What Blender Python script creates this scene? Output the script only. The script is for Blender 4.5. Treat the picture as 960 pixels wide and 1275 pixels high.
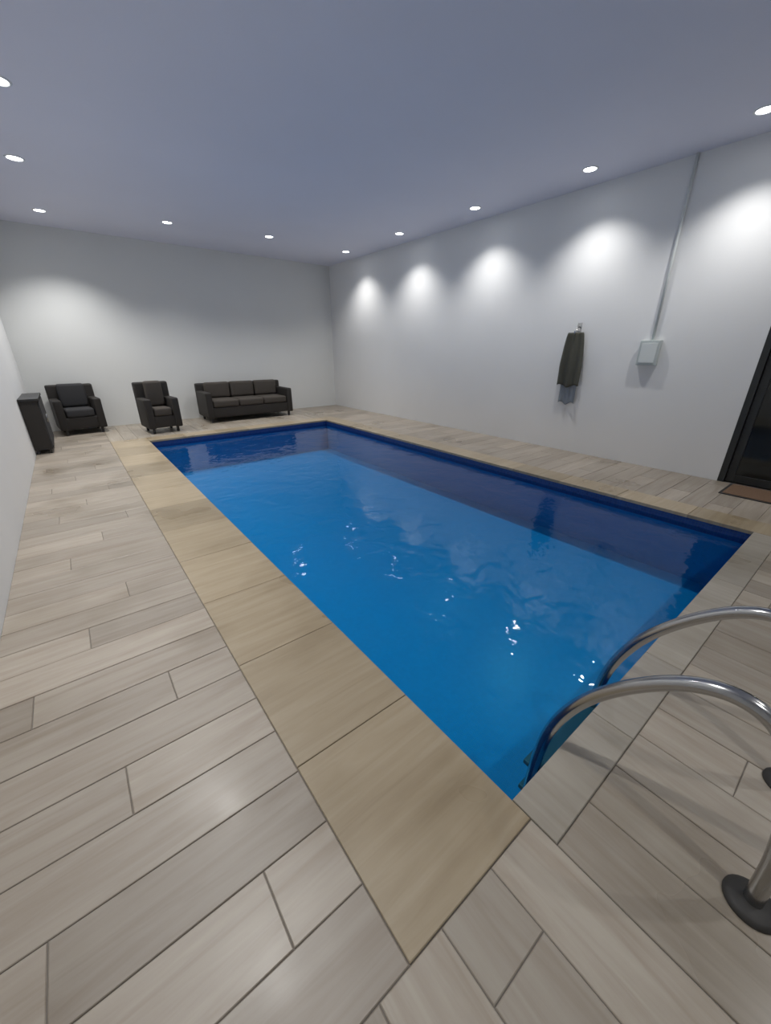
import bpy, bmesh, math, random
from mathutils import Vector, Matrix

random.seed(7)
for o in list(bpy.data.objects):
    bpy.data.objects.remove(o, do_unlink=True)
SC = bpy.context.scene
COL = SC.collection

# ------------------------------------------------------------------ camera
F_PX, HOR, VPX, CAM_H = 480.0, 435.0, 71.0, 1.4      # 960 x 1275 frame
th = math.atan((637.5 - HOR) / F_PX)
fwd = Vector((0, math.cos(th), -math.sin(th)))
rgt = Vector((1, 0, 0))
up = rgt.cross(fwd)
axis = (VPX - 480) * rgt + (637.5 - HOR) * up + F_PX * fwd
Rz = Matrix.Rotation(math.atan2(axis.x, axis.y), 3, 'Z')
r3, u3, f3 = Rz @ rgt, Rz @ up, Rz @ fwd
cam = bpy.data.cameras.new('camera')
cam.sensor_fit = 'HORIZONTAL'
cam.sensor_width = 36
cam.lens = 36 * F_PX / 960
cam.clip_start = 0.02
camo = bpy.data.objects.new('camera', cam)
m = Matrix((r3, u3, -f3)).transposed().to_4x4()
m.translation = Vector((0, 0, CAM_H))
camo.matrix_world = m
COL.objects.link(camo)
SC.camera = camo

# ------------------------------------------------------------------ world, exposure
w = bpy.data.worlds.new('world')
SC.world = w
w.use_nodes = True
w.node_tree.nodes['Background'].inputs[0].default_value = (0.02, 0.02, 0.022, 1)
vs = SC.view_settings
SC.display_settings.display_device = 'sRGB'
vs.view_transform = 'Standard'
vs.look = 'None'
vs.gamma = 1
vs.use_curve_mapping = False
vs.exposure = -0.33
SPOT_W = 150.0          # every recessed lamp of the room
SPOT_ANGLE = math.radians(114)
SPOT_BLEND = 1.0
SPOT_COL = (1.0, 0.985, 0.955)

# room dimensions
XL, XR, YN, YB, H = -0.60, 5.65, -2.0, 9.4, 3.25
PX0, PX1, PY0, PY1 = 0.83, 4.20, 0.37, 7.42        # pool opening
WATER = -0.09
DEPTH = 0.62

# ------------------------------------------------------------------ materials
def mat(name, col, rough=0.5, metal=0.0, spec=0.5):
    mt = bpy.data.materials.new(name)
    mt.use_nodes = True
    b = mt.node_tree.nodes['Principled BSDF']
    b.inputs['Base Color'].default_value = (*col, 1)
    b.inputs['Roughness'].default_value = rough
    b.inputs['Metallic'].default_value = metal
    b.inputs['Specular IOR Level'].default_value = spec
    return mt

def N(mt, t, **kw):
    n = mt.node_tree.nodes.new(t)
    for k, v in kw.items():
        setattr(n, k, v)
    return n

def L(mt, a, b):
    mt.node_tree.links.new(a, b)

def plaster(name, col, bump=0.05, rough=0.75):
    mt = mat(name, col, rough)
    b = mt.node_tree.nodes['Principled BSDF']
    g = N(mt, 'ShaderNodeNewGeometry')
    n = N(mt, 'ShaderNodeTexNoise')
    n.inputs['Scale'].default_value = 40
    n.inputs['Detail'].default_value = 6
    L(mt, g.outputs['Position'], n.inputs['Vector'])
    n2 = N(mt, 'ShaderNodeTexNoise')
    n2.inputs['Scale'].default_value = 0.8
    L(mt, g.outputs['Position'], n2.inputs['Vector'])
    mx = N(mt, 'ShaderNodeMix', data_type='RGBA')
    mx.inputs[6].default_value = (*[c * 0.95 for c in col], 1)
    mx.inputs[7].default_value = (*[min(1, c * 1.04) for c in col], 1)
    L(mt, n2.outputs['Fac'], mx.inputs[0])
    L(mt, mx.outputs[2], b.inputs['Base Color'])
    bp = N(mt, 'ShaderNodeBump')
    bp.inputs['Strength'].default_value = bump
    bp.inputs['Distance'].default_value = 0.01
    L(mt, n.outputs['Fac'], bp.inputs['Height'])
    L(mt, bp.outputs['Normal'], b.inputs['Normal'])
    return mt

def wood_tile(name, c1, c2, c3, along='X', rough=0.42):
    """printed stone / wood look tile: a tint for each piece, streaks along it, darker glossier patches"""
    mt = mat(name, c1, rough)
    b = mt.node_tree.nodes['Principled BSDF']
    oi = N(mt, 'ShaderNodeObjectInfo')
    geo = N(mt, 'ShaderNodeNewGeometry')
    mp = N(mt, 'ShaderNodeMapping')
    mp.inputs['Scale'].default_value = (1.1, 14, 1) if along == 'X' else (14, 1.1, 1)
    L(mt, geo.outputs['Position'], mp.inputs['Vector'])
    add = N(mt, 'ShaderNodeVectorMath', operation='ADD')
    L(mt, mp.outputs['Vector'], add.inputs[0])
    sc = N(mt, 'ShaderNodeVectorMath', operation='SCALE')
    cmb = N(mt, 'ShaderNodeCombineXYZ')
    for i in range(3):
        L(mt, oi.outputs['Random'], cmb.inputs[i])
    L(mt, cmb.outputs[0], sc.inputs[0])
    sc.inputs['Scale'].default_value = 37
    L(mt, sc.outputs[0], add.inputs[1])
    n = N(mt, 'ShaderNodeTexNoise')
    n.inputs['Scale'].default_value = 1.6
    n.inputs['Detail'].default_value = 8
    n.inputs['Roughness'].default_value = 0.6
    n.inputs['Distortion'].default_value = 0.6
    L(mt, add.outputs[0], n.inputs['Vector'])
    ramp = N(mt, 'ShaderNodeValToRGB')
    e = ramp.color_ramp.elements
    e[0].position, e[0].color = 0.28, (*c2, 1)
    e[1].position, e[1].color = 0.72, (*c3, 1)
    md = e.new(0.5)
    md.color = (*c1, 1)
    L(mt, n.outputs['Fac'], ramp.inputs['Fac'])
    hsv = N(mt, 'ShaderNodeHueSaturation')
    mr = N(mt, 'ShaderNodeMapRange')
    mr.inputs['To Min'].default_value = 0.84
    mr.inputs['To Max'].default_value = 1.14
    L(mt, oi.outputs['Random'], mr.inputs['Value'])
    L(mt, mr.outputs[0], hsv.inputs['Value'])
    L(mt, ramp.outputs[0], hsv.inputs['Color'])
    # irregular noise patches, a little darker and glossier than the tile
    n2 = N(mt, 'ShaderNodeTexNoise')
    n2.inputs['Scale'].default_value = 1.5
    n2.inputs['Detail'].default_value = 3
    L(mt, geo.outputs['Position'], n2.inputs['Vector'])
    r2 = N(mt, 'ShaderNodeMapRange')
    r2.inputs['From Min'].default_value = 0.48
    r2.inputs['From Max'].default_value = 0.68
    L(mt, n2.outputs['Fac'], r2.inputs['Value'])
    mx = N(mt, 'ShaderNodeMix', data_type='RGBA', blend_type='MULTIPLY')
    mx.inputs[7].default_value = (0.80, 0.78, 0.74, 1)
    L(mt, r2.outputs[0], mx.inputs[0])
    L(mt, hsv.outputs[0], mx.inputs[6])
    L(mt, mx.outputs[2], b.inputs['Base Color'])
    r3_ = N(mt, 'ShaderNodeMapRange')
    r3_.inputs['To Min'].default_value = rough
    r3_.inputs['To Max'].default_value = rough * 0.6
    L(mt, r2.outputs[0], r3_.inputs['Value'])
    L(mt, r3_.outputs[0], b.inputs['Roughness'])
    bp = N(mt, 'ShaderNodeBump')
    bp.inputs['Strength'].default_value = 0.12
    bp.inputs['Distance'].default_value = 0.004
    L(mt, n.outputs['Fac'], bp.inputs['Height'])
    L(mt, bp.outputs['Normal'], b.inputs['Normal'])
    return mt

def mosaic(name, c1, c2, grout, size=0.025):
    mt = mat(name, c1, 0.3)
    b = mt.node_tree.nodes['Principled BSDF']
    tc = N(mt, 'ShaderNodeUVMap')
    br = N(mt, 'ShaderNodeTexBrick', offset=0.0, squash=1.0)
    br.inputs['Scale'].default_value = 1.0
    br.inputs['Brick Width'].default_value = size
    br.inputs['Row Height'].default_value = size
    br.inputs['Mortar Size'].default_value = size * 0.05
    br.inputs['Color1'].default_value = (*c1, 1)
    br.inputs['Color2'].default_value = (*c2, 1)
    br.inputs['Mortar'].default_value = (*grout, 1)
    L(mt, tc.outputs['UV'], br.inputs['Vector'])
    L(mt, br.outputs['Color'], b.inputs['Base Color'])
    return mt

def fabric(name, col, scale=220, rough=0.9):
    mt = mat(name, col, rough, spec=0.2)
    b = mt.node_tree.nodes['Principled BSDF']
    tc = N(mt, 'ShaderNodeTexCoord')
    wv = N(mt, 'ShaderNodeTexWave')
    wv.inputs['Scale'].default_value = scale
    wv.inputs['Distortion'].default_value = 2
    L(mt, tc.outputs['Object'], wv.inputs['Vector'])
    bp = N(mt, 'ShaderNodeBump')
    bp.inputs['Strength'].default_value = 0.25
    bp.inputs['Distance'].default_value = 0.003
    L(mt, wv.outputs['Fac'], bp.inputs['Height'])
    L(mt, bp.outputs['Normal'], b.inputs['Normal'])
    return mt

M = {}
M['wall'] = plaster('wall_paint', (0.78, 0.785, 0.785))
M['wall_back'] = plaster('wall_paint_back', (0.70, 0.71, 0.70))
M['ceiling'] = plaster('ceiling_paint', (0.74, 0.75, 0.86))
M['grout'] = mat('grout', (0.20, 0.18, 0.16), 0.9)
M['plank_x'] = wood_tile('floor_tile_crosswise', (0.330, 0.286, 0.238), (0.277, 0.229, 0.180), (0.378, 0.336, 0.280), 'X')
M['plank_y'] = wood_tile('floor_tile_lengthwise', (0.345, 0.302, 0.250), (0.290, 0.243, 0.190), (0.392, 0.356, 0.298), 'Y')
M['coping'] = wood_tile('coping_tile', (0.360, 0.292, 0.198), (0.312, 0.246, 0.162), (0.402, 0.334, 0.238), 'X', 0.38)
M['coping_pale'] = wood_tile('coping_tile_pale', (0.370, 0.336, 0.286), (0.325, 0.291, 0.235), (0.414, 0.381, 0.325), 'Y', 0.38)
M['basin'] = mosaic('pool_mosaic', (0.003, 0.255, 0.54), (0.004, 0.235, 0.50), (0.02, 0.26, 0.48))
M['band'] = mosaic('waterline_mosaic', (0.008, 0.03, 0.16), (0.01, 0.05, 0.22), (0.03, 0.07, 0.18))
M['steel'] = mat('polished_steel', (0.46, 0.46, 0.46), 0.2, 1.0)
M['rubber'] = mat('dark_rubber', (0.03, 0.028, 0.026), 0.6)
M['tread'] = mat('ladder_tread', (0.10, 0.11, 0.14), 0.5)
M['rattan'] = fabric('dark_weave', (0.035, 0.032, 0.030), 60, 0.6)
M['cushion'] = fabric('dark_cushion', (0.05, 0.05, 0.053))
M['cushion_brown'] = fabric('brown_grey_cushion', (0.075, 0.066, 0.058))
M['leg'] = mat('dark_metal_leg', (0.04, 0.04, 0.042), 0.4, 0.6)
M['black_frame'] = mat('black_door_frame', (0.018, 0.02, 0.02), 0.4)
M['black_glass'] = mat('dark_door_glass', (0.008, 0.011, 0.011), 0.08)
M['olive_cloth'] = fabric('olive_grey_cloth', (0.085, 0.085, 0.07))
M['blue_cloth'] = fabric('blue_grey_cloth', (0.24, 0.27, 0.31))
M['panel'] = mat('panel_plastic', (0.50, 0.55, 0.54), 0.4)
M['conduit'] = mat('conduit_plastic', (0.66, 0.70, 0.69), 0.5)
M['mat'] = fabric('brown_mat_pile', (0.16, 0.10, 0.065), 300)
M['trim'] = mat('lamp_trim', (0.75, 0.76, 0.78), 0.4)
M['lens'] = mat('lamp_lens', (0.9, 0.9, 0.9), 0.4)
_b = M['lens'].node_tree.nodes['Principled BSDF']
_b.inputs['Emission Color'].default_value = (0.93, 0.96, 1.0, 1)
_b.inputs['Emission Strength'].default_value = 22

# water: clear, tinted, Fresnel mirror on top, small ripples
def water_mat():
    mt = bpy.data.materials.new('pool_water')
    mt.use_nodes = True
    nt = mt.node_tree
    nt.nodes.remove(nt.nodes['Principled BSDF'])
    out = nt.nodes['Material Output']
    tr = N(mt, 'ShaderNodeBsdfTransparent')
    tr.inputs['Color'].default_value = (0.40, 0.90, 1.0, 1)
    gl = N(mt, 'ShaderNodeBsdfGlossy')
    gl.inputs['Roughness'].default_value = 0.03
    fr = N(mt, 'ShaderNodeFresnel')
    fr.inputs['IOR'].default_value = 1.33
    mx = N(mt, 'ShaderNodeMixShader')
    g = N(mt, 'ShaderNodeNewGeometry')
    n = N(mt, 'ShaderNodeTexNoise')
    n.inputs['Scale'].default_value = 4.5
    n.inputs['Detail'].default_value = 2.5
    n.inputs['Distortion'].default_value = 0.5
    L(mt, g.outputs['Position'], n.inputs['Vector'])
    bp = N(mt, 'ShaderNodeBump')
    bp.inputs['Strength'].default_value = 0.34
    bp.inputs['Distance'].default_value = 0.03
    L(mt, n.outputs['Fac'], bp.inputs['Height'])
    L(mt, bp.outputs['Normal'], gl.inputs['Normal'])
    L(mt, bp.outputs['Normal'], fr.inputs['Normal'])
    L(mt, fr.outputs[0], mx.inputs[0])
    L(mt, tr.outputs[0], mx.inputs[1])
    L(mt, gl.outputs[0], mx.inputs[2])
    L(mt, mx.outputs[0], out.inputs['Surface'])
    return mt
M['water'] = water_mat()

# ------------------------------------------------------------------ mesh helpers
def link(name, me, mt=None, parent=None, loc=None, rotz=0):
    o = bpy.data.objects.new(name, me)
    COL.objects.link(o)
    if mt is not None and me is not None and not me.materials:
        me.materials.append(mt)
    if loc is not None:
        o.location = loc
    o.rotation_euler = (0, 0, rotz)
    if parent is not None:
        o.parent = parent
    return o

def tomesh(bm, name, smooth=False):
    bmesh.ops.recalc_face_normals(bm, faces=bm.faces[:])
    me = bpy.data.meshes.new(name)
    bm.to_mesh(me)
    bm.free()
    if smooth:
        for p in me.polygons:
            p.use_smooth = True
    return me

def add_box(bm, x0, x1, y0, y1, z0, z1, bev=0.0, seg=2):
    b2 = bmesh.new()
    bmesh.ops.create_cube(b2, size=1)
    for v in b2.verts:
        v.co = Vector(((x0 + x1) / 2 + v.co.x * (x1 - x0), (y0 + y1) / 2 + v.co.y * (y1 - y0), (z0 + z1) / 2 + v.co.z * (z1 - z0)))
    if bev > 0:
        bmesh.ops.bevel(b2, geom=b2.edges[:], offset=bev, segments=seg, affect='EDGES', profile=0.6)
    tmp = bpy.data.meshes.new('tmp')
    b2.to_mesh(tmp)
    b2.free()
    bm.from_mesh(tmp)
    bpy.data.meshes.remove(tmp)

def box(name, mt, x0, x1, y0, y1, z0, z1, bev=0.0, parent=None, seg=2, smooth=False):
    bm = bmesh.new()
    add_box(bm, x0, x1, y0, y1, z0, z1, bev, seg)
    return link(name, tomesh(bm, name, smooth), mt, parent)

def catmull(pts, n=8):
    P = [Vector(p) for p in pts]
    P = [2 * P[0] - P[1]] + P + [2 * P[-1] - P[-2]]
    out = []
    for i in range(1, len(P) - 2):
        for k in range(n):
            t = k / n
            out.append(0.5 * ((2 * P[i]) + (P[i + 1] - P[i - 1]) * t + (2 * P[i - 1] - 5 * P[i] + 4 * P[i + 1] - P[i + 2]) * t * t + (-P[i - 1] + 3 * P[i] - 3 * P[i + 1] + P[i + 2]) * t ** 3))
    out.append(P[-2])
    return out

def add_tube(bm, pts, r, seg=14):
    rings = []
    prev = None
    for i, p in enumerate(pts):
        a = pts[max(0, i - 1)]
        b = pts[min(len(pts) - 1, i + 1)]
        d = (b - a).normalized()
        if prev is None:
            ref = Vector((1, 0, 0)) if abs(d.x) < 0.9 else Vector((0, 1, 0))
            s = d.cross(ref).normalized()
        else:
            s = (prev - d * prev.dot(d)).normalized()
        prev = s
        t = d.cross(s)
        rings.append([bm.verts.new(p + r * (math.cos(2 * math.pi * k / seg) * s + math.sin(2 * math.pi * k / seg) * t)) for k in range(seg)])
    for a, b in zip(rings, rings[1:]):
        for k in range(seg):
            bm.faces.new((a[k], a[(k + 1) % seg], b[(k + 1) % seg], b[k]))
    bm.faces.new(rings[0])
    bm.faces.new(rings[-1][::-1])

def tube(name, mt, pts, r, parent=None, seg=14):
    bm = bmesh.new()
    add_tube(bm, [Vector(p) for p in pts], r, seg)
    return link(name, tomesh(bm, name, True), mt, parent)

def lathe_mesh(name, prof, seg=28, smooth=True):
    bm = bmesh.new()
    rings = []
    for r, z in prof:
        if r < 1e-6:
            rings.append([bm.verts.new((0, 0, z))])
        else:
            rings.append([bm.verts.new((r * math.cos(2 * math.pi * k / seg), r * math.sin(2 * math.pi * k / seg), z)) for k in range(seg)])
    for a, b in zip(rings, rings[1:]):
        for k in range(seg):
            k2 = (k + 1) % seg
            if len(a) == 1:
                bm.faces.new((a[0], b[k], b[k2]))
            elif len(b) == 1:
                bm.faces.new((a[k], a[k2], b[0]))
            else:
                bm.faces.new((a[k], a[k2], b[k2], b[k]))
    return tomesh(bm, name, smooth)

def tag(o, label=None, cat=None, group=None, kind=None):
    if label: o['label'] = label
    if cat: o['category'] = cat
    if group: o['group'] = group
    if kind: o['kind'] = kind
    return o

def thing(name, label, cat, loc=(0, 0, 0), rotz=0, group=None):
    o = link(name, None, None, None, loc, rotz)
    o.empty_display_size = 0.1
    return tag(o, label, cat, group)

def struct(o, label=None):
    return tag(o, label, None, None, 'structure')

# ------------------------------------------------------------------ room shell
T = 0.2
struct(box('wall_left', M['wall'], XL - T, XL, YN - T, YB + T, -0.02, H, 0), 'pale wall along the walkway at the left edge')
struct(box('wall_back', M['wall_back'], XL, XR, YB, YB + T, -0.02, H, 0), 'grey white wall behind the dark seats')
struct(box('wall_front', M['wall'], XL, XR, YN - T, YN, -0.02, H, 0), 'wall behind the viewer')
DY0, DY1, DH = -0.95, 0.98, 2.18
bm = bmesh.new()
add_box(bm, XR, XR + T, DY1, YB + T, -0.02, H)
add_box(bm, XR, XR + T, YN - T, DY0, -0.02, H)
add_box(bm, XR, XR + T, DY0, DY1, DH, H)
struct(link('wall_right', tomesh(bm, 'wall_right'), M['wall']), 'white wall washed by a row of recessed lamps')
struct(box('ceiling', M['ceiling'], XL - T, XR + T, YN - T, YB + T, H, H + 0.15, 0), 'flat blue grey ceiling with recessed lamps')

# floor bed with the pool cut out of it
fl = bmesh.new()
Z0, Z1 = -0.20, -0.005
add_box(fl, XL - T, PX0 - 0.02, YN - T, YB + T, Z0, Z1)
add_box(fl, PX1 + 0.02, XR + T, YN - T, YB + T, Z0, Z1)
add_box(fl, PX0 - 0.02, PX1 + 0.02, YN - T, PY0 - 0.02, Z0, Z1)
add_box(fl, PX0 - 0.02, PX1 + 0.02, PY1 + 0.02, YB + T, Z0, Z1)
floor = struct(link('floor', tomesh(fl, 'floor'), M['grout']), 'deck of long beige tiles around the pool')

tile_cache = {}
def tile(name, mt, x0, x1, y0, y1, parent, gap=0.0015, th_=0.016, lift=0.0):
    w_, d_ = round(x1 - x0 - 2 * gap, 3), round(y1 - y0 - 2 * gap, 3)
    if w_ < 0.02 or d_ < 0.02:
        return
    key = (mt.name, w_, d_, th_)
    if key not in tile_cache:
        b_ = bmesh.new()
        bv = 0.0022
        z0, z1, z2 = -th_, -bv, 0.0
        def ring(ix, z):
            return [b_.verts.new((sx * (w_ / 2 - ix), sy * (d_ / 2 - ix), z)) for sx, sy in ((-1, -1), (1, -1), (1, 1), (-1, 1))]
        A, B, C = ring(0, z0), ring(0, z1), ring(bv, z2)
        for P, Q in ((A, B), (B, C)):
            for k in range(4):
                b_.faces.new((P[k], P[(k + 1) % 4], Q[(k + 1) % 4], Q[k]))
        b_.faces.new(C)
        b_.faces.new(A[::-1])
        tile_cache[key] = tomesh(b_, name)
    return link(name, tile_cache[key], mt, parent, ((x0 + x1) / 2, (y0 + y1) / 2, lift + random.uniform(-0.0007, 0.0007)))

PW, PL_ = 0.20, 1.2
def lay(x0, x1, y0, y1, along, parent):
    """staggered long tiles"""
    mt = M['plank_x'] if along == 'X' else M['plank_y']
    a0, a1, c0, c1 = (x0, x1, y0, y1) if along == 'X' else (y0, y1, x0, x1)
    n = max(1, round((c1 - c0) / PW))
    pw = (c1 - c0) / n
    for r in range(n):
        cuts = [a0]
        s = a0 - (r * 0.41 * PL_) % PL_ + PL_
        while s < a1 - 0.12:
            if s > cuts[-1] + 0.12:
                cuts.append(s)
            s += PL_
        cuts.append(a1)
        q0, q1 = c0 + r * pw, c0 + (r + 1) * pw
        for b0, b1 in zip(cuts, cuts[1:]):
            if along == 'X':
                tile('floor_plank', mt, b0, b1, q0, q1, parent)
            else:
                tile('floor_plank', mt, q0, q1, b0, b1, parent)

CL, CN, CR, CF = 0.51, 0.15, 0.30, 0.30     # coping widths left, near, right, far
NEAR = PY0 - CN
NEAR_L = 0.31
lay(XL, PX0 - CL, NEAR_L, YB, 'X', floor)
lay(XL, PX0 + 0.012, -1.0, NEAR_L, 'Y', floor)
lay(PX0 + 0.012, XR, -1.0, NEAR, 'Y', floor)
lay(PX1 + CR, XR, NEAR, YB, 'X', floor)
lay(PX0 - CL, PX1 + CR, PY1 + CF, YB, 'Y', floor)
box('floor_screed', M['plank_y'], XL, XR, YN, -1.0, -0.016, 0.0, 0, floor)

# ------------------------------------------------------------------ the pool
pool = thing('swimming_pool', 'rectangular swimming pool of clear blue water', 'pool', (0, 0, 0))
def basin_mesh(x0, x1, y0, y1, z0, z1, flo=True):
    b_ = bmesh.new()
    uv = b_.loops.layers.uv.new('UVMap')
    def quad(P, U):
        f = b_.faces.new([b_.verts.new(p) for p in P])
        for l, u in zip(f.loops, U):
            l[uv].uv = u
    c = [(x0, y0), (x1, y0), (x1, y1), (x0, y1)]
    run = 0
    for k in range(4):
        a, b = c[k], c[(k + 1) % 4]
        ln = math.dist(a, b)
        quad([(*a, z0), (*a, z1), (*b, z1), (*b, z0)], [(run, z0), (run, z1), (run + ln, z1), (run + ln, z0)])
        run += ln
    if flo:
        quad([(x0, y0, z0), (x1, y0, z0), (x1, y1, z0), (x0, y1, z0)], [(x0, y0), (x1, y0), (x1, y1), (x0, y1)])
    me = bpy.data.meshes.new('basin')
    b_.to_mesh(me)
    b_.free()
    return me
link('basin', basin_mesh(PX0, PX1, PY0, PY1, -DEPTH, -0.13), M['basin'], pool)
link('waterline_band', basin_mesh(PX0, PX1, PY0, PY1, -0.13, -0.02, False), M['band'], pool)
bm = bmesh.new()
nx, ny = 30, 60
vv = [[bm.verts.new((PX0 + (PX1 - PX0) * i / nx, PY0 + (PY1 - PY0) * j / ny, WATER + 0.0025 * math.sin(i * 0.9 + j * 0.35) * math.cos(j * 0.6 - i * 0.2))) for j in range(ny + 1)] for i in range(nx + 1)]
for i in range(nx):
    for j in range(ny):
        bm.faces.new((vv[i][j], vv[i + 1][j], vv[i + 1][j + 1], vv[i][j + 1]))
wme = tomesh(bm, 'water', True)
if wme.polygons[0].normal.z < 0:
    wme.flip_normals()
tag(link('water', wme, M['water'], pool), 'clear blue water surface')

def coping_run(x0, x1, y0, y1, axis_, ln, mt):
    a0, a1 = (y0, y1) if axis_ == 'Y' else (x0, x1)
    n = max(1, round((a1 - a0) / ln))
    for k in range(n):
        s, e = a0 + (a1 - a0) * k / n, a0 + (a1 - a0) * (k + 1) / n
        if axis_ == 'Y':
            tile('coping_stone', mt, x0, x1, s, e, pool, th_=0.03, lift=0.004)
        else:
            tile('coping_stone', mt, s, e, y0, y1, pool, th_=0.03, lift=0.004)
LIP = 0.012
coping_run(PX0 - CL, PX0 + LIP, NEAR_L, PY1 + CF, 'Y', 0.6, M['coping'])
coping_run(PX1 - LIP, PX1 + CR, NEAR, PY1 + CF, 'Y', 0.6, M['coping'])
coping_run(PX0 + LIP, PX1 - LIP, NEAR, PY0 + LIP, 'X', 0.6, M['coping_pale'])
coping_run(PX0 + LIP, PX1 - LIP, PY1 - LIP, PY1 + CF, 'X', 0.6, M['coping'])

# ------------------------------------------------------------------ pool ladder
lad = thing('pool_ladder', 'steel pool ladder with two curved rails on the near edge of the pool', 'ladder', (1.38, NEAR, 0))
def lp(x, y, z):
    return (x - 1.38, y - NEAR, z)
for x in (1.13, 1.63):
    prof = [(0.455, -0.55), (0.455, -0.35), (0.448, -0.12), (0.42, 0.08), (0.35, 0.27), (0.245, 0.43), (0.12, 0.555), (0.01, 0.60), (-0.08, 0.56), (-0.14, 0.42), (-0.172, 0.21), (-0.18, 0.004)]
    rail = tube('rail', M['steel'], catmull([lp(x, y, z) for y, z in prof], 7), 0.0215, lad, 18)
    fl_ = link('floor_flange', lathe_mesh('floor_flange', [(0.0, 0.0), (0.062, 0.0), (0.062, 0.006), (0.05, 0.016), (0.026, 0.022), (0.0, 0.022)]), M['rubber'], lad, lp(x, -0.18, 0.001))
    bp_ = link('bumper', lathe_mesh('bumper', [(0.0, 0.0), (0.028, 0.0), (0.034, 0.01), (0.034, 0.04), (0.028, 0.05), (0.0, 0.05)], 18), M['rubber'], lad, lp(x, 0.455, -0.50))
for z in (-0.20, -0.36, -0.52):
    bm = bmesh.new()
    add_box(bm, -0.25, 0.25, 0.455 - NEAR - 0.045, 0.455 - NEAR + 0.045, z - 0.012, z + 0.012, 0.006)
    link('tread', tomesh(bm, 'tread'), M['tread'], lad)

# ------------------------------------------------------------------ recessed lamps
trim_me = lathe_mesh('trim_ring', [(0.064, 0.03), (0.064, 0.002), (0.068, -0.007), (0.080, -0.007), (0.088, 0.0), (0.088, 0.002)])
trim_me.materials.append(M['trim'])
lens_me = lathe_mesh('lens', [(0.0, -0.0005), (0.035, -0.001), (0.065, -0.0015)])
lens_me.materials.append(M['lens'])
def downlight(x, y, label, group, power=1.0):
    d = thing('recessed_lamp', label, 'ceiling lamp', (x, y, H), 0, group)
    link('trim_ring', trim_me, None, d)
    link('lens', lens_me, None, d)
    ld = bpy.data.lights.new('lamp_beam', 'SPOT')
    ld.energy = SPOT_W * power
    ld.spot_size = SPOT_ANGLE
    ld.spot_blend = SPOT_BLEND
    ld.shadow_soft_size = 0.04
    ld.color = SPOT_COL
    lo = bpy.data.objects.new('lamp_beam', ld)
    COL.objects.link(lo)
    lo.parent = d
    lo.location = (0, 0, -0.03)
ordn = ['nearest', 'second nearest', 'third nearest', 'fourth nearest', 'farthest']
for k, y in enumerate((1.40, 2.87, 4.50, 6.17, 7.88)):
    downlight(5.15, y, ordn[k] + ' recessed lamp in the ceiling row along the white right wall', 'lamps along the right wall', 0.72)
for k, y in enumerate((1.6, 3.22, 4.85, 6.47, 8.45)):
    lb = ['recessed lamp over the walkway nearest the viewer, outside the picture', 'recessed lamp over the near walkway, outside the picture',
          'brightest recessed lamp at the left edge of the ceiling', 'middle recessed lamp of the three at the left edge of the ceiling',
          'recessed lamp at the far left, nearest the dark corner seats'][k]
    downlight(0.13 if k < 4 else 0.28, y, lb, 'lamps above the left walkway', 1.3 if k < 4 else 1.6)
downlight(1.85, 7.95, 'recessed lamp in the far ceiling, above the small lone armchair', 'lamps along the far end')
downlight(3.45, 7.75, 'recessed lamp in the far ceiling, above the long dark sofa', 'lamps along the far end')
for k, x in enumerate((0.9, 2.9, 4.9)):
    downlight(x, -1.2, ['left', 'middle', 'right'][k] + ' recessed lamp of the row behind the viewer', 'lamps behind the viewer', 0.6)

# ------------------------------------------------------------------ door at the right edge
door = struct(link('door_1', None, None, None, (XR, 0, 0)), 'tall dark glazed door at the right edge')
fw = 0.06
box('door_frame', M['black_frame'], 0.0, 0.14, DY1 - fw, DY1, 0, DH, 0.004, door)
box('door_frame', M['black_frame'], 0.0, 0.14, DY0, DY0 + fw, 0, DH, 0.004, door)
box('door_frame', M['black_frame'], 0.0, 0.14, DY0 + fw, DY1 - fw, DH - fw, DH, 0.004, door)
for a, b in ((DY0 + fw + 0.004, 0.012), (0.02, DY1 - fw - 0.004)):
    leaf = box('door_leaf', M['black_glass'], 0.05, 0.075, a + 0.07, b - 0.07, 0.09, DH - fw - 0.08, 0, door)
    bm = bmesh.new()
    add_box(bm, 0.035, 0.09, a, a + 0.07, 0.01, DH - fw - 0.004, 0.003)
    add_box(bm, 0.035, 0.09, b - 0.07, b, 0.01, DH - fw - 0.004, 0.003)
    add_box(bm, 0.035, 0.09, a + 0.07, b - 0.07, 0.01, 0.09, 0.003)
    add_box(bm, 0.035, 0.09, a + 0.07, b - 0.07, DH - fw - 0.08, DH - fw - 0.004, 0.003)
    link('leaf_frame', tomesh(bm, 'leaf_frame'), M['black_frame'], door)
tube('door_handle', M['steel'], [(-0.02, 0.075, 0.9), (-0.02, 0.075, 1.3)], 0.012, door)

# mat in front of the door
mt_ = thing('door_mat', 'brown mat on the deck at the foot of the dark door', 'mat', (5.38, 0.32, 0.0))
box('mat_pile', M['mat'], -0.22, 0.22, -0.5, 0.5, 0.002, 0.014, 0.004, mt_)
bm = bmesh.new()
for a in ((-0.245, 0.245, -0.525, -0.5), (-0.245, 0.245, 0.5, 0.525), (-0.245, -0.22, -0.5, 0.5), (0.22, 0.245, -0.5, 0.5)):
    add_box(bm, *a, 0.001, 0.009, 0.002)
link('mat_border', tomesh(bm, 'mat_border'), M['rubber'], mt_)

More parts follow.
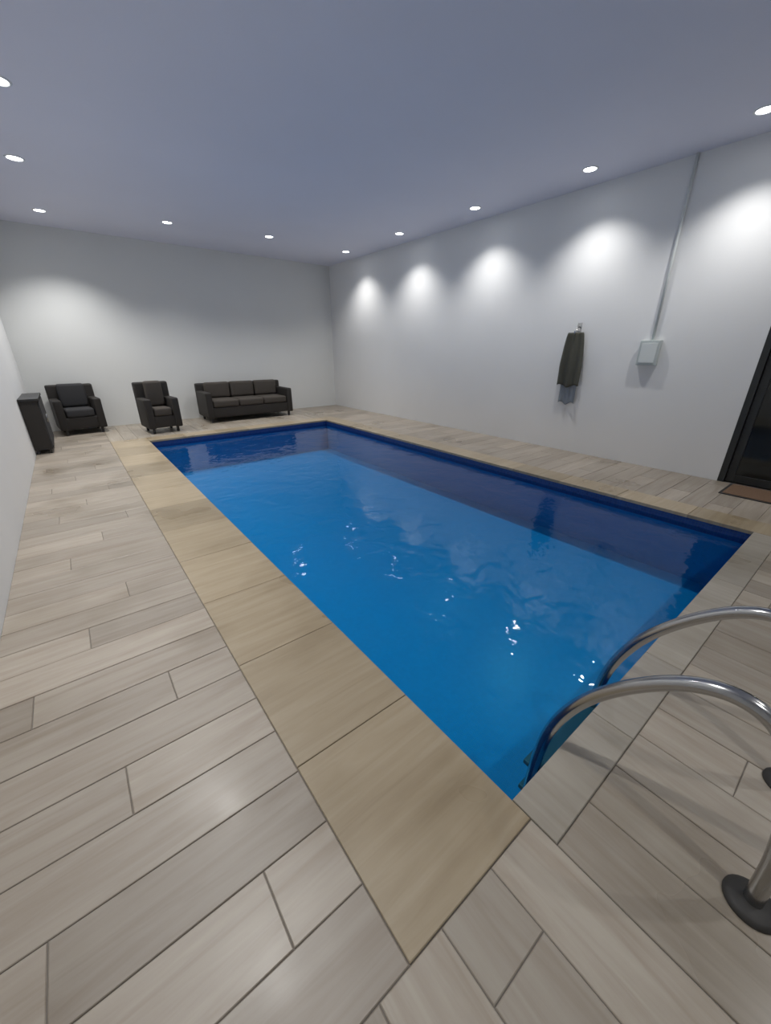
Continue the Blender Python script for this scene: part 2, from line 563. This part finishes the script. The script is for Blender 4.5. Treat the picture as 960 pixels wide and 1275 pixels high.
# ------------------------------------------------------------------ cloth hanging on the right wall
cl = thing('hanging_cloth', 'narrow dark olive grey cloth hanging on the white right wall', 'cloth', (XR, 2.93, 0.66))
def drape(name, mt, w0, w1, z0, z1, x0, folds, amp, par, ph=0.0):
    bm = bmesh.new()
    nu, nv = 40, 30
    fr, bk = [], []
    for j in range(nv + 1):
        t = j / nv
        z = z1 + (z0 - z1) * t
        wd = w0 + (w1 - w0) * min(1, t * 1.6) ** 0.7
        ra, rb = [], []
        for i in range(nu + 1):
            u = i / nu - 0.5
            dx = amp * (0.4 + 0.6 * t) * math.cos(u * folds * 2 * math.pi + ph + 0.6 * t) + 0.012 * math.sin(3 * t + 4 * u)
            zz = z - 0.02 * math.cos(u * 9) * t
            ra.append(bm.verts.new((-x0 - dx, u * wd, zz)))
            rb.append(bm.verts.new((-x0 - dx + 0.01, u * wd, zz)))
        fr.append(ra)
        bk.append(rb)
    for j in range(nv):
        for i in range(nu):
            bm.faces.new((fr[j][i], fr[j][i + 1], fr[j + 1][i + 1], fr[j + 1][i]))
            bm.faces.new((bk[j][i], bk[j + 1][i], bk[j + 1][i + 1], bk[j][i + 1]))
        bm.faces.new((fr[j][0], fr[j + 1][0], bk[j + 1][0], bk[j][0]))
        bm.faces.new((fr[j][nu], bk[j][nu], bk[j + 1][nu], fr[j + 1][nu]))
    for i in range(nu):
        bm.faces.new((fr[0][i], bk[0][i], bk[0][i + 1], fr[0][i + 1]))
        bm.faces.new((fr[nv][i], fr[nv][i + 1], bk[nv][i + 1], bk[nv][i]))
    return link(name, tomesh(bm, name, True), mt, par)
drape('outer_cloth', M['olive_cloth'], 0.20, 0.33, 0.26, 0.95, 0.075, 2.5, 0.018, cl)
tag(drape('under_cloth', M['blue_cloth'], 0.16, 0.24, 0.02, 0.90, 0.035, 2, 0.010, cl, 1.0), 'blue grey lower cloth')
hk = tube('hook', M['steel'], catmull([(-0.002, 0, 1.02), (-0.05, 0, 1.01), (-0.085, 0, 0.96), (-0.10, 0, 0.93), (-0.115, 0, 0.97)], 6), 0.007, cl, 10)
box('hook_plate', M['steel'], -0.006, 0.0, -0.03, 0.03, 0.97, 1.07, 0.002, cl)

# small wall panel with a conduit above
pn = thing('wall_panel', 'small pale grey control panel on the right wall between cloth and dark door', 'panel', (XR, 2.0, 1.22))
box('panel_housing', M['panel'], -0.06, 0.0, -0.11, 0.11, 0, 0.28, 0.008, pn)
box('panel_cover', M['conduit'], -0.066, -0.06, -0.085, 0.085, 0.03, 0.25, 0.002, pn)
tube('conduit', M['conduit'], [(-0.016, 0, 0.27), (-0.016, 0, H - 1.22)], 0.014, pn, 12)

# ------------------------------------------------------------------ dark seats at the far end
def rounded(name, mt, a, par, bev=0.03, seg=3):
    return box(name, mt, *a, bev, par, seg, True)

def armchair(label, loc, rotz, wd=0.74, dp=0.74, ht=0.80, seats=1, name='armchair', cat='armchair', group=None, cm='cushion'):
    """woven lounge seat; front faces -Y"""
    t = thing(name, label, cat, loc, rotz, group)
    hw, hd = wd / 2, dp / 2
    rounded('seat_base', M['rattan'], (-hw + 0.02, hw - 0.02, -hd + 0.02, hd - 0.02, 0.10, 0.30), t, 0.02)
    for s in (-1, 1):
        a = sorted((s * hw, s * (hw - 0.12)))
        rounded('arm', M['rattan'], (a[0], a[1], -hd, hd - 0.08, 0.09, 0.60), t, 0.03)
    rounded('backrest', M['rattan'], (-hw, hw, hd - 0.13, hd, 0.09, ht), t, 0.035)
    iw = (wd - 0.26) / seats
    for k in range(seats):
        x0 = -hw + 0.13 + k * iw
        rounded('seat_cushion', M[cm], (x0 + 0.006, x0 + iw - 0.006, -hd + 0.01, hd - 0.14, 0.303, 0.44), t, 0.04, 4)
        rounded('back_cushion', M[cm], (x0 + 0.01, x0 + iw - 0.01, hd - 0.27, hd - 0.135, 0.445, ht + 0.02), t, 0.05, 4)
    for sx in (-1, 1):
        for sy in (-1, 1):
            box('leg', M['leg'], sx * (hw - 0.08) - 0.02, sx * (hw - 0.08) + 0.02, sy * (hd - 0.08) - 0.02, sy * (hd - 0.08) + 0.02, 0.0, 0.11, 0.003, t)
    return t
armchair('long dark sofa with brown grey cushions at the far end of the pool', (3.02, 8.85, 0), 0, 1.85, 0.78, 0.74, 3, 'sofa', 'sofa', None, 'cushion_brown')
armchair('dark armchair against the back wall in the far left corner', (0.03, 9.03, 0), 0.1, 0.68, 0.62, 0.82, 1)

cb = thing('low_cabinet', 'low dark cabinet along the left wall beside the corner armchair', 'cabinet', (XL + 0.005, 7.85, 0))
box('cabinet_body', M['rattan'], 0.0, 0.20, -0.5, 0.5, 0.06, 0.74, 0.005, cb)
box('cabinet_top', M['leg'], 0.0, 0.22, -0.52, 0.52, 0.74, 0.77, 0.004, cb)
for k in (-1, 1):
    dr = box('cabinet_door', M['cushion'], 0.20, 0.215, min(0.006 * k, 0.49 * k), max(0.006 * k, 0.49 * k), 0.08, 0.72, 0.003, cb)
    tube('handle', M['steel'], [(0.225, 0.05 * k, 0.38), (0.225, 0.05 * k, 0.50)], 0.006, dr, 8)
    for q in (0.03, 0.17):
        box('leg', M['leg'], q - 0.015, q + 0.015, 0.46 * k - 0.015, 0.46 * k + 0.015, 0, 0.065, 0.002, cb)

armchair('small dark armchair standing alone beyond the far left pool corner', (1.2, 8.25, 0), 0.1, 0.56, 0.58, 0.86, 1, 'armchair', 'armchair', None, 'cushion_brown')
